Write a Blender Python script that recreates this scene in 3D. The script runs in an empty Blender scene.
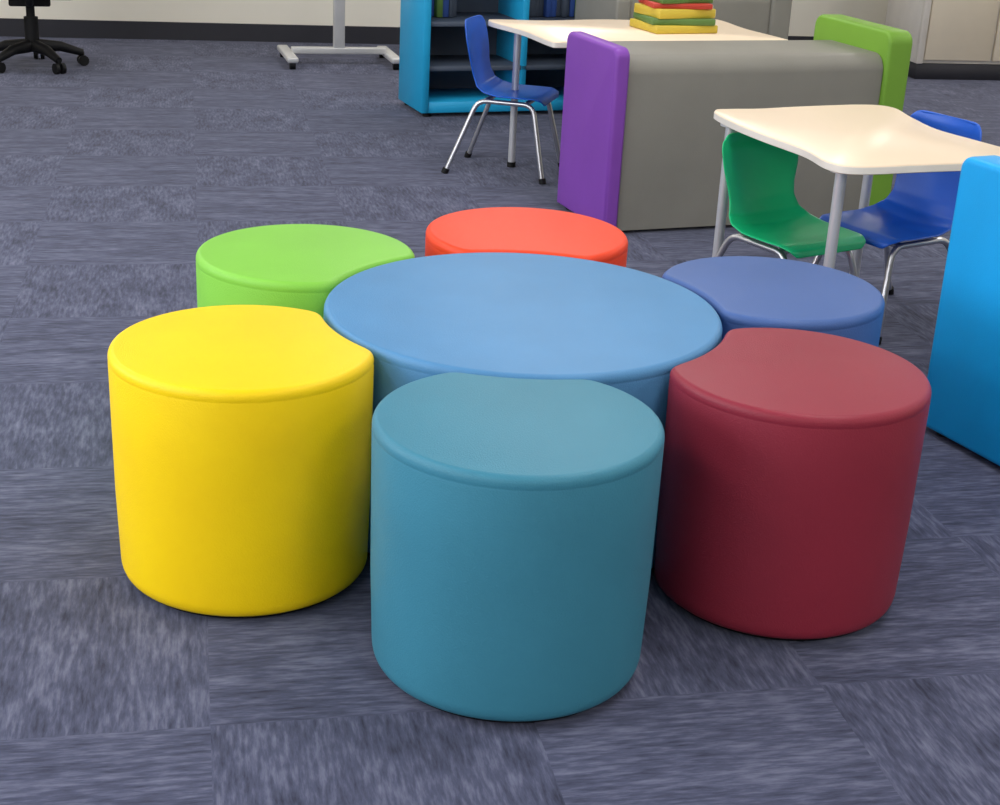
import bpy, bmesh, math, random
from mathutils import Vector, Matrix
random.seed(4)
sc=bpy.context.scene
sc.view_settings.view_transform='Standard'
sc.view_settings.look='None'
sc.view_settings.exposure=0.0

# ---------------------------------------------------------------- materials
def lin(c):
    return tuple(((v/255)/12.92 if v/255<=0.04045 else ((v/255+0.055)/1.055)**2.4) for v in c)
def newmat(name):
    m=bpy.data.materials.new(name); m.use_nodes=True
    nt=m.node_tree; b=nt.nodes['Principled BSDF']
    return m,nt,b
def N(nt,t,**k):
    n=nt.nodes.new(t)
    for a,v in k.items(): setattr(n,a,v)
    return n
def mat_plain(name,c,rough=.5,metal=0,var=.06,scale=6,bump=0,bscale=200,spec=.5,coat=0):
    m,nt,b=newmat(name)
    c=lin(c)
    tc=N(nt,'ShaderNodeTexCoord')
    n=N(nt,'ShaderNodeTexNoise'); n.inputs['Scale'].default_value=scale; n.inputs['Detail'].default_value=4
    nt.links.new(tc.outputs['Object'],n.inputs['Vector'])
    r=N(nt,'ShaderNodeValToRGB')
    r.color_ramp.elements[0].position=.3; r.color_ramp.elements[1].position=.7
    r.color_ramp.elements[0].color=tuple(v*(1-var) for v in c)+(1,)
    r.color_ramp.elements[1].color=tuple(min(1,v*(1+var)) for v in c)+(1,)
    nt.links.new(n.outputs['Fac'],r.inputs['Fac']); nt.links.new(r.outputs['Color'],b.inputs['Base Color'])
    b.inputs['Roughness'].default_value=rough; b.inputs['Metallic'].default_value=metal
    b.inputs['Specular IOR Level'].default_value=spec
    b.inputs['Coat Weight'].default_value=coat
    if bump:
        n2=N(nt,'ShaderNodeTexNoise'); n2.inputs['Scale'].default_value=bscale; n2.inputs['Detail'].default_value=2
        nt.links.new(tc.outputs['Object'],n2.inputs['Vector'])
        bp=N(nt,'ShaderNodeBump'); bp.inputs['Strength'].default_value=bump; bp.inputs['Distance'].default_value=.002
        nt.links.new(n2.outputs['Fac'],bp.inputs['Height']); nt.links.new(bp.outputs['Normal'],b.inputs['Normal'])
    return m
def vinyl(name,c,rough=.47):
    return mat_plain(name,c,rough,0,.05,5,.25,350,.33)
M={}
M['black']=mat_plain('black_plastic',(14,14,16),.6,spec=.3)
M['metal']=mat_plain('brushed_metal',(205,205,208),.3,.9,.04)
M['legs']=mat_plain('silver_painted_leg',(205,206,210),.35,.35,.03)
M['white']=mat_plain('white_laminate',(238,232,222),.4)
M['cream']=mat_plain('cream_laminate',(252,230,202),.35,0,.02,3)
M['wall']=mat_plain('wall_paint',(243,238,224),.8,0,.03,2,.1,300)
M['ceil']=mat_plain('ceiling_tile',(228,228,225),.9,0,.04,20,.3,120)
M['base']=mat_plain('rubber_baseboard',(40,40,48),.6)

def carpet():
    m,nt,b=newmat('carpet_tiles')
    L=nt.links.new
    tc=N(nt,'ShaderNodeTexCoord'); mp=N(nt,'ShaderNodeMapping')
    mp.inputs['Rotation'].default_value=(0,0,math.radians(-12.1))
    L(tc.outputs['Object'],mp.inputs['Vector'])
    def stretched(sx,sy,det,rough=.6):
        q=N(nt,'ShaderNodeMapping'); q.inputs['Scale'].default_value=(sx,sy,1)
        L(mp.outputs['Vector'],q.inputs['Vector'])
        n=N(nt,'ShaderNodeTexNoise'); n.inputs['Scale'].default_value=1; n.inputs['Detail'].default_value=det; n.inputs['Roughness'].default_value=rough
        L(q.outputs['Vector'],n.inputs['Vector']); return n
    a=stretched(18,110,4); c=stretched(110,18,4)
    a2=stretched(4,20,3); c2=stretched(14,6,3)
    ch=N(nt,'ShaderNodeTexChecker'); ch.inputs['Scale'].default_value=1/.5
    ch.inputs['Color1'].default_value=(.25,.25,.25,1); ch.inputs['Color2'].default_value=(.78,.78,.78,1)
    L(mp.outputs['Vector'],ch.inputs['Vector'])
    def mix(x,y,f):
        k=N(nt,'ShaderNodeMix',data_type='FLOAT'); L(x,k.inputs[2]); L(y,k.inputs[3])
        if isinstance(f,float): k.inputs[0].default_value=f
        else: L(f,k.inputs[0])
        return k.outputs[0]
    fine=mix(a.outputs['Fac'],c.outputs['Fac'],ch.outputs['Fac'])
    band=mix(a2.outputs['Fac'],c2.outputs['Fac'],ch.outputs['Fac'])
    br=N(nt,'ShaderNodeTexBrick'); br.offset=.5
    br.inputs['Scale'].default_value=1; br.inputs['Brick Width'].default_value=.5; br.inputs['Row Height'].default_value=.25
    br.inputs['Mortar Size'].default_value=.0; br.inputs['Color1'].default_value=(.47,.47,.47,1); br.inputs['Color2'].default_value=(.53,.53,.53,1)
    L(mp.outputs['Vector'],br.inputs['Vector'])
    s1=mix(fine,band,.42); s2=mix(s1,br.outputs['Color'],.12)
    r=N(nt,'ShaderNodeValToRGB'); e=r.color_ramp.elements
    e[0].position=.36; e[0].color=lin((46,49,68))+(1,)
    e[1].position=.66; e[1].color=lin((112,115,138))+(1,)
    k=e.new(.5); k.color=lin((75,79,103))+(1,)
    L(s2,r.inputs['Fac']); L(r.outputs['Color'],b.inputs['Base Color'])
    b.inputs['Roughness'].default_value=.95; b.inputs['Specular IOR Level'].default_value=.15
    b.inputs['Sheen Weight'].default_value=.1
    bp=N(nt,'ShaderNodeBump'); bp.inputs['Strength'].default_value=.3; bp.inputs['Distance'].default_value=.004
    L(fine,bp.inputs['Height']); L(bp.outputs['Normal'],b.inputs['Normal'])
    return m
M['carpet']=carpet()

# ---------------------------------------------------------------- mesh helpers
def link(o,parent=None):
    sc.collection.objects.link(o)
    if parent: o.parent=parent
    return o
def empty(name,loc=(0,0,0),rz=0):
    e=bpy.data.objects.new(name,None); e.empty_display_size=.1
    e.location=loc; e.rotation_euler=(0,0,rz); return link(e)
def mesh(name,v,f,mat,parent=None,smooth=True,angle=40):
    me=bpy.data.meshes.new(name); me.from_pydata([tuple(p) for p in v],[],f); me.validate()
    bm=bmesh.new(); bm.from_mesh(me); bmesh.ops.recalc_face_normals(bm,faces=bm.faces)
    if smooth:
        for q in bm.faces: q.smooth=True
        for ed in bm.edges:
            if len(ed.link_faces)==2 and ed.calc_face_angle(0)>math.radians(angle): ed.smooth=False
    bm.to_mesh(me); bm.free()
    me.materials.append(mat if not isinstance(mat,str) else M[mat])
    return link(bpy.data.objects.new(name,me),parent)
def rbox(name,c,s,mat,parent=None,r=.01,seg=3,rot=None):
    bm=bmesh.new(); bmesh.ops.create_cube(bm,size=1)
    for v in bm.verts: v.co=Vector((v.co.x*s[0],v.co.y*s[1],v.co.z*s[2]))
    if r>0: bmesh.ops.bevel(bm,geom=list(bm.edges),offset=min(r,min(s)*.49),segments=seg,profile=.5,affect='EDGES')
    if rot is not None: bmesh.ops.rotate(bm,verts=bm.verts,matrix=rot)
    for v in bm.verts: v.co+=Vector(c)
    for f in bm.faces: f.smooth=True
    for e in bm.edges:
        if len(e.link_faces)==2 and e.calc_face_angle(0)>math.radians(50): e.smooth=False
    me=bpy.data.meshes.new(name); bm.to_mesh(me); bm.free()
    me.materials.append(mat if not isinstance(mat,str) else M[mat])
    return link(bpy.data.objects.new(name,me),parent)
def tube(name,pts,r,mat,parent=None,n=12):
    pts=[Vector(p) for p in pts]; v=[];f=[]
    t0=(pts[1]-pts[0]).normalized()
    a=t0.orthogonal().normalized()
    for i,p in enumerate(pts):
        if i==0: t=t0
        elif i==len(pts)-1: t=(pts[-1]-pts[-2]).normalized()
        else: t=((pts[i+1]-p).normalized()+(p-pts[i-1]).normalized()).normalized()
        a=(a-t*a.dot(t)).normalized(); b=t.cross(a)
        rr=r[i] if isinstance(r,(list,tuple)) else r
        for k in range(n):
            th=2*math.pi*k/n; v.append(p+(a*math.cos(th)+b*math.sin(th))*rr)
    for i in range(len(pts)-1):
        for k in range(n):
            f.append((i*n+k,i*n+(k+1)%n,(i+1)*n+(k+1)%n,(i+1)*n+k))
    f.append(tuple(range(n))[::-1]); f.append(tuple((len(pts)-1)*n+k for k in range(n)))
    return mesh(name,v,f,mat,parent)
def bend(pts,r=.03,seg=5):
    """round the corners of a polyline"""
    pts=[Vector(p) for p in pts]; out=[pts[0]]
    for i in range(1,len(pts)-1):
        p=pts[i]; a=(pts[i-1]-p); b=(pts[i+1]-p)
        ra=min(r,a.length*.45,b.length*.45); A=p+a.normalized()*ra; B=p+b.normalized()*ra
        for k in range(seg+1):
            t=k/seg; out.append(A*(1-t)**2+p*2*t*(1-t)+B*t*t)
    out.append(pts[-1]); return out

# ---- generic "stacked outline" solid: offsets outline inward per layer
def stacked(name,outline,layers,mat,parent=None,angle=60):
    n=len(outline); P=[Vector((x,y,0)) for x,y in outline]
    nor=[]
    for i in range(n):
        t=(P[(i+1)%n]-P[i-1]).normalized(); nor.append(Vector((t.y,-t.x,0)))
    v=[];f=[]
    for z,ins in layers:
        for i in range(n): v.append(P[i]-nor[i]*ins+Vector((0,0,z)))
    L=len(layers)
    for l in range(L-1):
        for i in range(n):
            j=(i+1)%n; f.append((l*n+i,l*n+j,(l+1)*n+j,(l+1)*n+i))
    f.append(tuple(range(n))[::-1]); f.append(tuple((L-1)*n+i for i in range(n)))
    return mesh(name,v,f,mat,parent,angle=angle)
def smooth_poly(P,it=3):
    for _ in range(it):
        P=[((P[i-1][0]+2*P[i][0]+P[(i+1)%len(P)][0])/4,(P[i-1][1]+2*P[i][1]+P[(i+1)%len(P)][1])/4) for i in range(len(P))]
    return P
def resample(P,n):
    P=P+[P[0]]; L=[0]
    for a,b in zip(P,P[1:]): L.append(L[-1]+math.dist(a,b))
    out=[];j=0
    for i in range(n):
        s=L[-1]*i/n
        while L[j+1]<s: j+=1
        t=(s-L[j])/max(1e-9,L[j+1]-L[j]); out.append((P[j][0]*(1-t)+P[j+1][0]*t,P[j][1]*(1-t)+P[j+1][1]*t))
    return out

# ---------------------------------------------------------------- room shell (rotated 12.1 deg to camera axis)
PH=math.radians(12.1); cp,sp=math.cos(PH),math.sin(PH)
def W(x,y): return (x*cp-y*sp, x*sp+y*cp)
X0,X1,Y0,Y1,CH=-3.2,6.2,-2.2,9.10,2.6
def slab(name,x0,x1,y0,y1,z0,z1,mat,parent=None):
    v=[];
    for z in (z0,z1):
        for x,y in ((x0,y0),(x1,y0),(x1,y1),(x0,y1)):
            a,b=W(x,y); v.append((a,b,z))
    f=[(0,3,2,1),(4,5,6,7),(0,1,5,4),(1,2,6,5),(2,3,7,6),(3,0,4,7)]
    return mesh(name,v,f,mat,parent,smooth=False)
slab('floor',X0,X1,Y0,Y1,-.05,0,'carpet')
slab('ceiling',X0,X1,Y0,Y1,CH,CH+.05,'ceil')
slab('wall_back',X0,X1,Y1,Y1+.1,0,CH,'wall')
slab('wall_front',X0,X1,Y0-.1,Y0,0,CH,'wall')
slab('wall_right',X1,X1+.1,Y0-.1,Y1+.1,0,CH,'wall')
# left wall with window opening
wl=empty('wall_left')
WY0,WY1,WZ0,WZ1=-1.6,5.4,.8,2.2
slab('below_sill',X0-.1,X0,Y0-.1,Y1+.1,0,WZ0,'wall',wl)
slab('above_head',X0-.1,X0,Y0-.1,Y1+.1,WZ1,CH,'wall',wl)
slab('near_pier',X0-.1,X0,Y0-.1,WY0,WZ0,WZ1,'wall',wl)
slab('far_pier',X0-.1,X0,WY1,Y1+.1,WZ0,WZ1,'wall',wl)
wf=empty('window_1')
for i,(a,b,c,d) in enumerate([(WY0,WY1,WZ0,WZ0+.05),(WY0,WY1,WZ1-.05,WZ1)]+[(y-.025,y+.025,WZ0+.05,WZ1-.05) for y in (WY0+.03,.7,3.0,WY1-.03)]):
    slab('frame_%d'%i,X0-.08,X0-.02,a,b,c,d,'white',wf)
slab('baseboard_back',X0+.02,X1-.02,Y1-.015,Y1,0,.10,'base')
slab('baseboard_left',X0,X0+.015,Y0,Y1-.02,0,.10,'base')
slab('baseboard_right',X1-.015,X1,Y0,Y1-.02,0,.10,'base')
# ceiling light troffers
m,nt,b=newmat('light_diffuser'); b.inputs['Base Color'].default_value=(.9,.9,.9,1)
b.inputs['Emission Color'].default_value=(1,.97,.92,1); b.inputs['Emission Strength'].default_value=1.5
M['diff']=m
for x in (-1.6,1.5,4.6):
    for y in (-.6,2.2,5.0,7.8):
        a,bb=W(x,y); e=empty('ceiling_light',(a,bb,0),PH)
        rbox('housing',(0,0,CH-.02),(.64,1.24,.04),'white',e,.004,1)
        rbox('diffuser',(0,0,CH-.042),(.58,1.18,.01),'diff',e,.002,1)
        l=bpy.data.lights.new('tube_light','AREA'); l.shape='RECTANGLE'; l.size=.58; l.size_y=1.18; l.energy=23; l.color=(1,.965,.92)
        lo=bpy.data.objects.new('tube_light',l); lo.location=(0,0,CH-.055); link(lo,e)
# daylight at the window
a,bb=W(X0+.0,(WY0+WY1)/2)
l=bpy.data.lights.new('window_daylight','AREA'); l.shape='RECTANGLE'; l.size=6.8; l.size_y=1.3; l.energy=125; l.color=(.90,.94,1)
lo=bpy.data.objects.new('window_daylight',l); lo.location=(a,bb,1.5)
lo.rotation_euler=Vector((cp,sp,-.25)).to_track_quat('-Z','Y').to_euler(); link(lo)
w=bpy.data.worlds.new('World'); sc.world=w; w.use_nodes=True
w.node_tree.nodes['Background'].inputs[0].default_value=(.75,.85,1,1); w.node_tree.nodes['Background'].inputs[1].default_value=.8

# ---------------------------------------------------------------- stools
HS=.438; RS=.233; RC=.386; CX,CY=.036,2.782
def layers(h,top_r=.012,bot_r=.028):
    L=[]
    z0=.013
    for k in range(7):
        a=math.pi/2*k/6; L.append((z0+bot_r*(1-math.cos(a)), .006+bot_r*.5*(1-math.sin(a))))
    L.append((z0+.16,.002)); L.append((z0+.28,.001))
    # faint welt seam just below the top
    L+= [(h-.025,.0),(h-.0225,.0005),(h-.021,.0007),(h-.0195,.0004),(h-.017,0)]
    for k in range(1,8):
        a=math.pi/2*k/7; L.append((h-.015+.0145*math.sin(a), top_r*(1-math.cos(a))))
    return L
def base_parts(e,outline,h=HS):
    n=len(outline)
    stacked('plinth',outline,[(.005,.026),(.016,.022)],'black',e)
    c=(sum(p[0] for p in outline)/n,sum(p[1] for p in outline)/n)
    for k in range(5):
        p=outline[int(n*(k+.3)/5)]
        x=c[0]+(p[0]-c[0])*.78; y=c[1]+(p[1]-c[1])*.78
        tube('glide_%d'%k,[(x,y,0),(x,y,.010)],.018,'black',e)
def petal(name,x,y,mat):
    e=empty(name,(x,y,0))
    dx,dy=CX-x,CY-y; R=math.hypot(dx,dy); th=math.atan2(dy,dx); rb=RC+.006
    a=(R*R+RS*RS-rb*rb)/(2*R); ph=math.acos(a/RS)
    P=[]
    for k in range(121):
        t=th+ph+(2*math.pi-2*ph)*k/120; P.append((RS*math.cos(t),RS*math.sin(t)))
    ps=math.asin(RS*math.sin(ph)/rb)
    for k in range(1,40):
        t=th+math.pi+(ps-2*ps*k/40)
        P.append((dx+rb*math.cos(t),dy+rb*math.sin(t)))
    s=P[120]; q=P[121]
    if math.dist(s,q)>.1: P=P[:121]+P[121:][::-1]
    P=smooth_poly(resample(P,240),14)
    stacked('upholstery',P,layers(HS),mat,e); base_parts(e,P)
C=[(RC*math.cos(2*math.pi*k/240),RC*math.sin(2*math.pi*k/240)) for k in range(240)]
e=empty('round_ottoman',(CX,CY,0)); stacked('upholstery',C,layers(HS),vinyl('vinyl_sky_blue',(82,140,188)),e); base_parts(e,C)
petal('yellow_petal_stool',-.456,2.482,vinyl('vinyl_yellow',(255,212,0)))
petal('teal_petal_stool',.031,2.205,vinyl('vinyl_teal',(60,130,154)))
petal('maroon_petal_stool',.524,2.504,vinyl('vinyl_maroon',(140,40,58)))
petal('green_petal_stool',-.429,3.087,vinyl('vinyl_green',(134,204,74)))
petal('red_petal_stool',.042,3.343,vinyl('vinyl_red',(242,70,32)))
petal('blue_petal_stool',.553,3.006,vinyl('vinyl_blue',(68,99,158)))

# ---------------------------------------------------------------- upholstered booth parts
def rrect(w,h,r,seg=8,corners=(1,1,1,1)):
    """outline from (0,0) to (w,h), corners: bl,br,tr,tl"""
    P=[]
    for (cx,cy,a0),on in zip(((r,r,180),(w-r,r,270),(w-r,h-r,0),(r,h-r,90)),corners):
        if on:
            for k in range(seg+1):
                a=math.radians(a0+90*k/seg); P.append((cx+r*math.cos(a),cy+r*math.sin(a)))
        else:
            P.append((0 if cx==r else w, 0 if cy==r else h))
    return P
def prism(name,P,t,mat,parent,M4,bev=.015):
    """outline in local XZ extruded along local +Y by t with bevelled rims, transformed by M4"""
    n=len(P); v=[];f=[]
    pts=[Vector((x,y,0)) for x,y in P]; nor=[]
    for i in range(n):
        a=(pts[i]-pts[i-1]).normalized(); b=(pts[(i+1)%n]-pts[i]).normalized(); s=(a+b).normalized()
        nor.append(Vector((s.y,-s.x,0))/max(.5,s.dot(a)))
    prof=[(bev*(1-math.sin(math.pi/2*k/4)),bev*(1-math.cos(math.pi/2*k/4))) for k in range(5)]
    lay=[(ins,y) for ins,y in prof]+[(ins,t-y) for ins,y in prof[::-1]]
    for ins,y in lay:
        for i in range(n):
            p=pts[i]-nor[i]*ins; v.append(M4@Vector((p.x,y,p.y)))
    for l in range(len(lay)-1):
        for i in range(n):
            j=(i+1)%n; f.append((l*n+i,l*n+j,(l+1)*n+j,(l+1)*n+i))
    f.append(tuple(range(n))); f.append(tuple((len(lay)-1)*n+i for i in range(n)))
    return mesh(name,v,f,mat,parent,angle=50)
gray=vinyl('vinyl_gray',(138,136,128)); purple=vinyl('vinyl_purple',(134,74,178)); lime=vinyl('vinyl_lime',(118,165,56)); cyan=vinyl('vinyl_cyan',(10,165,235))
def booth(name,loc,rz,length,h,left,right,depth=.42,hl=.64,hr=.68,tl=.07,tr=.10,pr=.035):
    e=empty(name,(loc[0],loc[1],0),rz)
    R=Matrix(((0,1,0,0),(1,0,0,0),(0,0,1,0),(0,0,0,1)))
    T=Matrix.Translation((tl,0,.012))
    prism('body',rrect(depth,h-.012,.06,8,(0,0,1,1)),length-tl-tr,gray,e,T@R,.006)
    if left: prism('end_panel_left',rrect(depth+.02,hl-.012,pr,8,(0,0,1,1)),tl,left,e,Matrix.Translation((0,-.015,.012))@R,.014)
    if right: prism('end_panel_right',rrect(depth+.10,hr-.012,pr+.01,8,(0,0,1,1)),tr,right,e,Matrix.Translation((length-tr,-.015,.012))@R,.014)
    for i,(x,y) in enumerate(((.04,.05),(length-.05,.05),(.04,depth-.05),(length-.05,depth-.05))):
        tube('foot_%d'%i,[(x,y,0),(x,y,.016)],.02,'black',e)
BA=math.atan2(.37,.93)
booth('booth_bench',(.315,4.98),BA,1.15,.60,purple,lime,depth=.40,hl=.63,tl=.055,hr=.68)
def B(u,v): return (.31+.93*u-.37*v,5.02+.37*u+.93*v)
p=B(.62,1.32)
booth('booth_bench',p,BA,.85,.66,gray,gray)
ang=math.atan2(.45,.89)
booth('cyan_booth_bench',(1.005+.45*.60,3.34-.89*.60),ang,1.3,.58,cyan,cyan,depth=.60,hl=.665,hr=.665,tl=.09,tr=.09,pr=.03)

# ---------------------------------------------------------------- tables
def catmull(P,n=10):
    out=[]
    for i in range(len(P)):
        p0,p1,p2,p3=[Vector(P[(i+k)%len(P)]) for k in (-1,0,1,2)]
        for j in range(n):
            t=j/n
            out.append(tuple(.5*((2*p1)+(p2-p0)*t+(2*p0-5*p1+4*p2-p3)*t*t+(-p0+3*p1-3*p2+p3)*t**3)))
    return out
def table(name,P,legs,h=.57):
    cx=sum(p[0] for p in P)/len(P); cy=sum(p[1] for p in P)/len(P)
    Q=[(x-cx,y-cy) for x,y in P]
    Q=resample(catmull(Q),200)
    ar=sum(Q[i-1][0]*Q[i][1]-Q[i][0]*Q[i-1][1] for i in range(len(Q)))
    if ar<0: Q=Q[::-1]
    e=empty(name,(cx,cy,0))
    stacked('table_top',Q,[(h-.024,.004),(h-.021,0),(h-.004,0),(h,.003)],'cream',e,angle=80)
    stacked('edge_band',Q,[(h-.0215,-.0008),(h-.005,-.0008)],'white',e)
    L=[(x-cx,y-cy) for x,y in legs]
    mx=sum(q[0] for q in L)/4; my=sum(q[1] for q in L)/4
    for i,(x,y) in enumerate(L):
        tube('leg_%d'%i,[(x,y,.0),(x,y,h-.024)],.0145,'legs',e)
        tube('foot_%d'%i,[(x,y,0),(x,y,.02)],.018,'black',e)
        tube('mount_%d'%i,[(x,y,h-.034),(x,y,h-.024)],.03,'legs',e)
    for i in range(len(L)):
        a,b=L[i],L[(i+1)%len(L)]
        a=(mx+(a[0]-mx)*.6,my+(a[1]-my)*.6); b=(mx+(b[0]-mx)*.6,my+(b[1]-my)*.6)
        tube('apron_%d'%i,[(a[0],a[1],h-.033),(b[0],b[1],h-.033)],.008,'legs',e)
table('wavy_activity_table',
 [(.565,4.27),(.60,4.12),(.66,3.97),(.74,3.80),(.775,3.66),(.84,3.62),(1.0,3.68),(1.2,3.76),(1.30,3.82),(1.31,3.90),(1.24,4.03),(1.17,4.16),(1.14,4.32),(1.12,4.47),(1.04,4.50),(.85,4.42),(.70,4.34),(.61,4.31)],
 [(.61,4.23),(.82,3.70),(1.24,3.86),(1.06,4.42)])
table('booth_table',[B(*p) for p in [(.0,.54),(.03,.50),(.25,.52),(.5,.50),(.8,.52),(.95,.50),(.98,.54),(.96,.8),(.98,1.04),(.94,1.08),(.7,1.05),(.45,1.08),(.2,1.05),(.0,1.08),(-.04,1.04),(.0,.8)]],
 [B(.16,.62),B(.9,.58),B(.9,1.0),B(.06,1.0)])

# ---------------------------------------------------------------- kids chairs (local: faces +Y)
def chair(name,x,y,heading,mat,sh=.30,bh=.25):
    e=empty(name,(x,y,0),heading-math.pi/2)
    K=[(.165,sh-.022,.120,0),(.158,sh-.006,.142,.002),(.13,sh+.002,.155,.004),(.06,sh-.004,.160,.010),(-.02,sh-.008,.158,.014),(-.08,sh-.002,.150,.02),(-.118,sh+.02,.135,.022),
       (-.138,sh+.06,.122,.022),(-.150,sh+.10,.126,.024),(-.160,sh+.15,.140,.026),(-.170,sh+.20,.145,.026),(-.178,sh+bh-.025,.135,.024),(-.182,sh+bh-.005,.115,.020),(-.1825,sh+bh,.095,.018)]
    pts=[]
    for i in range(len(K)-1):
        for j in range(3):
            t=j/3; pts.append(tuple(K[i][q]*(1-t)+K[i+1][q]*t for q in range(4)))
    pts.append(K[-1])
    nx=12; v=[];f=[]
    for i,(yy,zz,hw,cv) in enumerate(pts):
        a=pts[max(0,i-1)]; b=pts[min(len(pts)-1,i+1)]
        t=Vector((0,b[0]-a[0],b[1]-a[1])).normalized(); nrm=Vector((0,t.z,-t.y))
        if nrm.z<0 and abs(t.y)>.7: nrm=-nrm
        for k in range(nx+1):
            s=-1+2*k/nx; p=Vector((s*hw,yy,zz))+nrm*cv*(s*s)
            v.append(p)
    ni=len(pts)
    for i in range(ni-1):
        for k in range(nx):
            f.append((i*(nx+1)+k,i*(nx+1)+k+1,(i+1)*(nx+1)+k+1,(i+1)*(nx+1)+k))
    o=mesh('shell',v,f,mat,e,angle=80)
    s=o.modifiers.new('solid','SOLIDIFY'); s.thickness=.007; s.offset=0
    s=o.modifiers.new('sub','SUBSURF'); s.levels=1; s.render_levels=2
    r=.0095
    for sx in (-1,1):
        tube('side_frame_%d'%(sx>0),bend([(sx*.165,.185,0),(sx*.118,.12,sh-.022),(sx*.118,-.10,sh-.022),(sx*.16,-.21,0)],.04),r,'metal',e)
        tube('glide_f%d'%(sx>0),[(sx*.166,.187,0),(sx*.163,.182,.02)],.014,'black',e)
        tube('glide_r%d'%(sx>0),[(sx*.161,-.212,0),(sx*.158,-.205,.02)],.014,'black',e)
    tube('cross_front',[(-.118,.09,sh-.022),(.118,.09,sh-.022)],r,'metal',e)
    tube('cross_rear',[(-.118,-.07,sh-.022),(.118,-.07,sh-.022)],r,'metal',e)
cg=mat_plain('green_plastic',(20,190,124),.35,0,.03); cb=mat_plain('blue_plastic',(18,90,200),.35,0,.03)
chair('student_chair_green',.775,4.06,math.radians(-56),cg,.285,.245)
chair('student_chair_blue',1.10,4.21,math.radians(214),cb,.28,.30)
chair('student_chair_blue',-.02,5.90,math.radians(-14),cb,.31,.27)

# ---------------------------------------------------------------- bookcase
bc=empty('blue_bookcase',(-.43,6.89,0),BA)
cyb=mat_plain('cyan_laminate',(34,170,222),.45,0,.02); dk=mat_plain('dark_shelf_laminate',(70,80,96),.6)
BW,BD,BH=1.0,.36,1.05
rbox('side_left',(.0175,BD/2,BH/2+.01),(.035,BD,BH-.02),cyb,bc,.003,1)
rbox('side_right',(BW-.0175,BD/2,BH/2+.01),(.035,BD,BH-.02),cyb,bc,.003,1)
rbox('top',(BW/2,BD/2,BH+.012),(BW+.01,BD+.01,.025),cyb,bc,.003,1)
rbox('back',(BW/2,BD-.01,BH/2),(BW-.07,.015,BH-.06),dk,bc,0)
rbox('bottom',(BW/2,BD/2,.045),(BW-.07,BD-.01,.05),cyb,bc,.002,1)
rbox('divider',(BW/2,BD/2,BH/2+.03),(.03,BD-.03,BH-.06),cyb,bc,.002,1)
for i,z in enumerate((.22,.42,.70)): rbox('shelf_%d'%i,(BW/2,BD/2,z),(BW-.07,BD-.03,.022),dk if i!=2 else cyb,bc,.002,1)
for i,(x,y) in enumerate(((.04,.04),(BW-.04,.04),(.04,BD-.04),(BW-.04,BD-.04))): tube('caster_%d'%i,[(x,y,0),(x,y,.025)],.02,'black',bc)
bk=[mat_plain('book_cover_%d'%i,c,.5) for i,c in enumerate([(190,60,45),(205,180,60),(90,125,60),(50,80,150),(215,210,190),(110,60,110)])]
for r,z in enumerate((.434,.714)):
    for c in (0,1):
        x=.06+c*BW/2; xe=x+random.uniform(.1,.3); k=0
        while x<xe:
            t=random.uniform(.012,.035); h=random.uniform(.16,.24); d=random.uniform(.15,.2)
            rbox('book_r%d_c%d_%d'%(r,c,k),(x+t/2,BD-.03-d/2,z+h/2),(t-.002,d,h),random.choice(bk[2:4]+[dk,dk,dk]),bc,.002,1); x+=t; k+=1

# book stack on the booth table
bx,by=B(.62,.78)
bs=empty('book_stack',(bx,by,.571),BA); z=0
for i,(wd,dp,t,k,rot) in enumerate([(.27,.22,.03,1,3),(.26,.21,.025,2,-5),(.25,.2,.035,1,4),(.24,.19,.02,0,-8),(.23,.18,.03,2,6),(.22,.17,.025,0,0),(.22,.16,.03,2,4)]):
    rm=Matrix.Rotation(math.radians(rot),3,'Z')
    rbox('cover_%d'%i,(0,0,z+t/2),(wd,dp,t),bk[k],bs,.003,1,rm)
    rbox('pages_%d'%i,(.004,.0,z+t/2),(wd-.001,dp-.012,t-.008),bk[4],bs,.001,1,rm)
    z+=t

# ---------------------------------------------------------------- mobile whiteboard (feet visible)
mw=empty('mobile_whiteboard',(-.98,8.32,0),math.radians(16))
grm=mat_plain('silver_powdercoat',(205,205,205),.4,.2)
for sx in (-1,1):
    rbox('foot_%d'%(sx>0),(sx*.28,0,.05),(.06,.46,.03),grm,mw,.01)
    for sy in (-1,1): tube('caster_%d%d'%(sx>0,sy>0),[(sx*.28-.015,sy*.20,.022),(sx*.28+.015,sy*.20,.022)],.022,'black',mw)
rbox('crossbar',(0,0,.07),(.52,.05,.035),grm,mw,.006)
rbox('column',(0,0,.60),(.06,.045,1.05),grm,mw,.006)
rbox('board',(0,-.04,1.3),(1.2,.03,.9),'white',mw,.006)
rbox('board_frame',(0,-.03,1.3),(1.24,.025,.94),'metal',mw,.006)
rbox('pen_tray',(0,-.08,.83),(.6,.06,.015),'metal',mw,.004)

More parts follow.
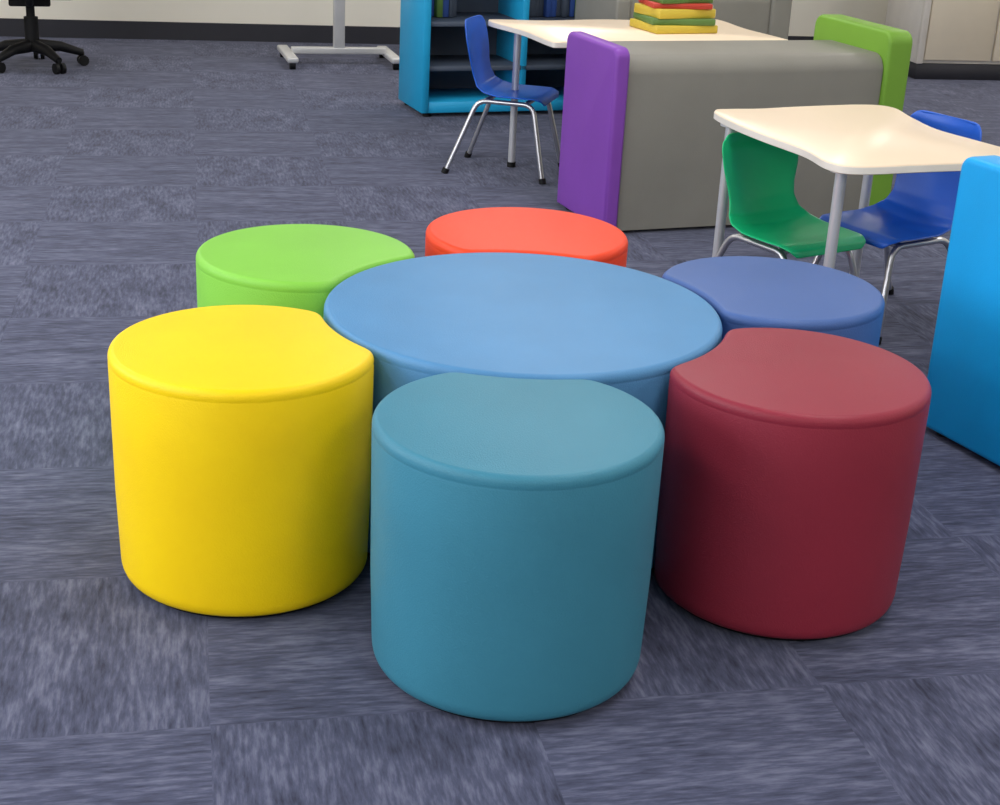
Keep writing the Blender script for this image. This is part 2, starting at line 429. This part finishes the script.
# ---------------------------------------------------------------- office chair
def office(x,y,rz):
    oc=empty('office_chair',(x,y,0),rz)
    for k in range(5):
        a=2*math.pi*k/5+.2
        tube('base_arm_%d'%k,[(0,0,.11),(.14*math.cos(a),.14*math.sin(a),.10),(.25*math.cos(a),.25*math.sin(a),.065)],[.035,.026,.018],'black',oc)
        px,py=.25*math.cos(a),.25*math.sin(a); ta=Vector((-math.sin(a),math.cos(a),0))
        for s in (-1,1):
            c0=Vector((px,py,.027))+ta*s*.008; tube('caster_%d_%d'%(k,s>0),[c0,c0+ta*s*.018],.027,'black',oc)
        tube('caster_stem_%d'%k,[(px,py,.04),(px,py,.07)],.009,'black',oc)
    tube('gas_lift',[(0,0,.08),(0,0,.25),(0,0,.251),(0,0,.36)],[.036,.036,.022,.022],'black',oc)
    rbox('mechanism',(0,0,.34),(.2,.25,.05),'black',oc,.01)
    rbox('seat',(0,.02,.395),(.46,.45,.08),fab,oc,.035,5)
    tube('back_bar',bend([(0,-.1,.34),(0,-.29,.35),(0,-.30,.70)],.06),.02,'black',oc)
    rbox('backrest',(0,-.26,.75),(.44,.07,.50),fab,oc,.03,5)
    for s in (-1,1): tube('armrest_%d'%(s>0),bend([(s*.2,0,.36),(s*.29,0,.37),(s*.29,0,.58),(s*.29,.14,.60)],.04),.016,'black',oc)
fab=mat_plain('black_fabric',(24,24,28),.9,0,.05,8,.3,250)
office(-2.47,7.72,.3)

# ---------------------------------------------------------------- tall storage cabinet, right back
cab=empty('storage_cabinet',(2.30,8.80,0),PH)
beige=mat_plain('beige_laminate',(245,232,208),.5,0,.02)
rbox('plinth',(.45,.25,.045),(.88,.46,.09),'base',cab,.002,1)
rbox('carcass',(.45,.26,.98),(.9,.46,1.78),'white',cab,.004,1)
rbox('face_frame',(.02,.02,.98),(.04,.03,1.78),'white',cab,.004,1)
for s in (0,1): rbox('door_leaf_%d'%s,(.255+.43*s,.02,.98),(.415,.02,1.74),beige,cab,.004,1)
for s in (-1,1): tube('handle_%d'%(s>0),bend([(.47+s*.03,.01,.9),(.47+s*.03,-.03,.9),(.47+s*.03,-.03,1.05),(.47+s*.03,.01,1.05)],.01),.005,'metal',cab)

# ---------------------------------------------------------------- camera
cd=bpy.data.cameras.new('camera'); cd.sensor_fit='HORIZONTAL'; cd.sensor_width=36; cd.lens=36*1.4989; cd.clip_start=.05
co=bpy.data.objects.new('camera',cd); link(co)
co.matrix_world=Matrix.Translation((0,0,1.330))@Matrix.Rotation(math.radians(90-21.51),4,'X')@Matrix.Rotation(math.radians(2.95),4,'Z')
sc.camera=co
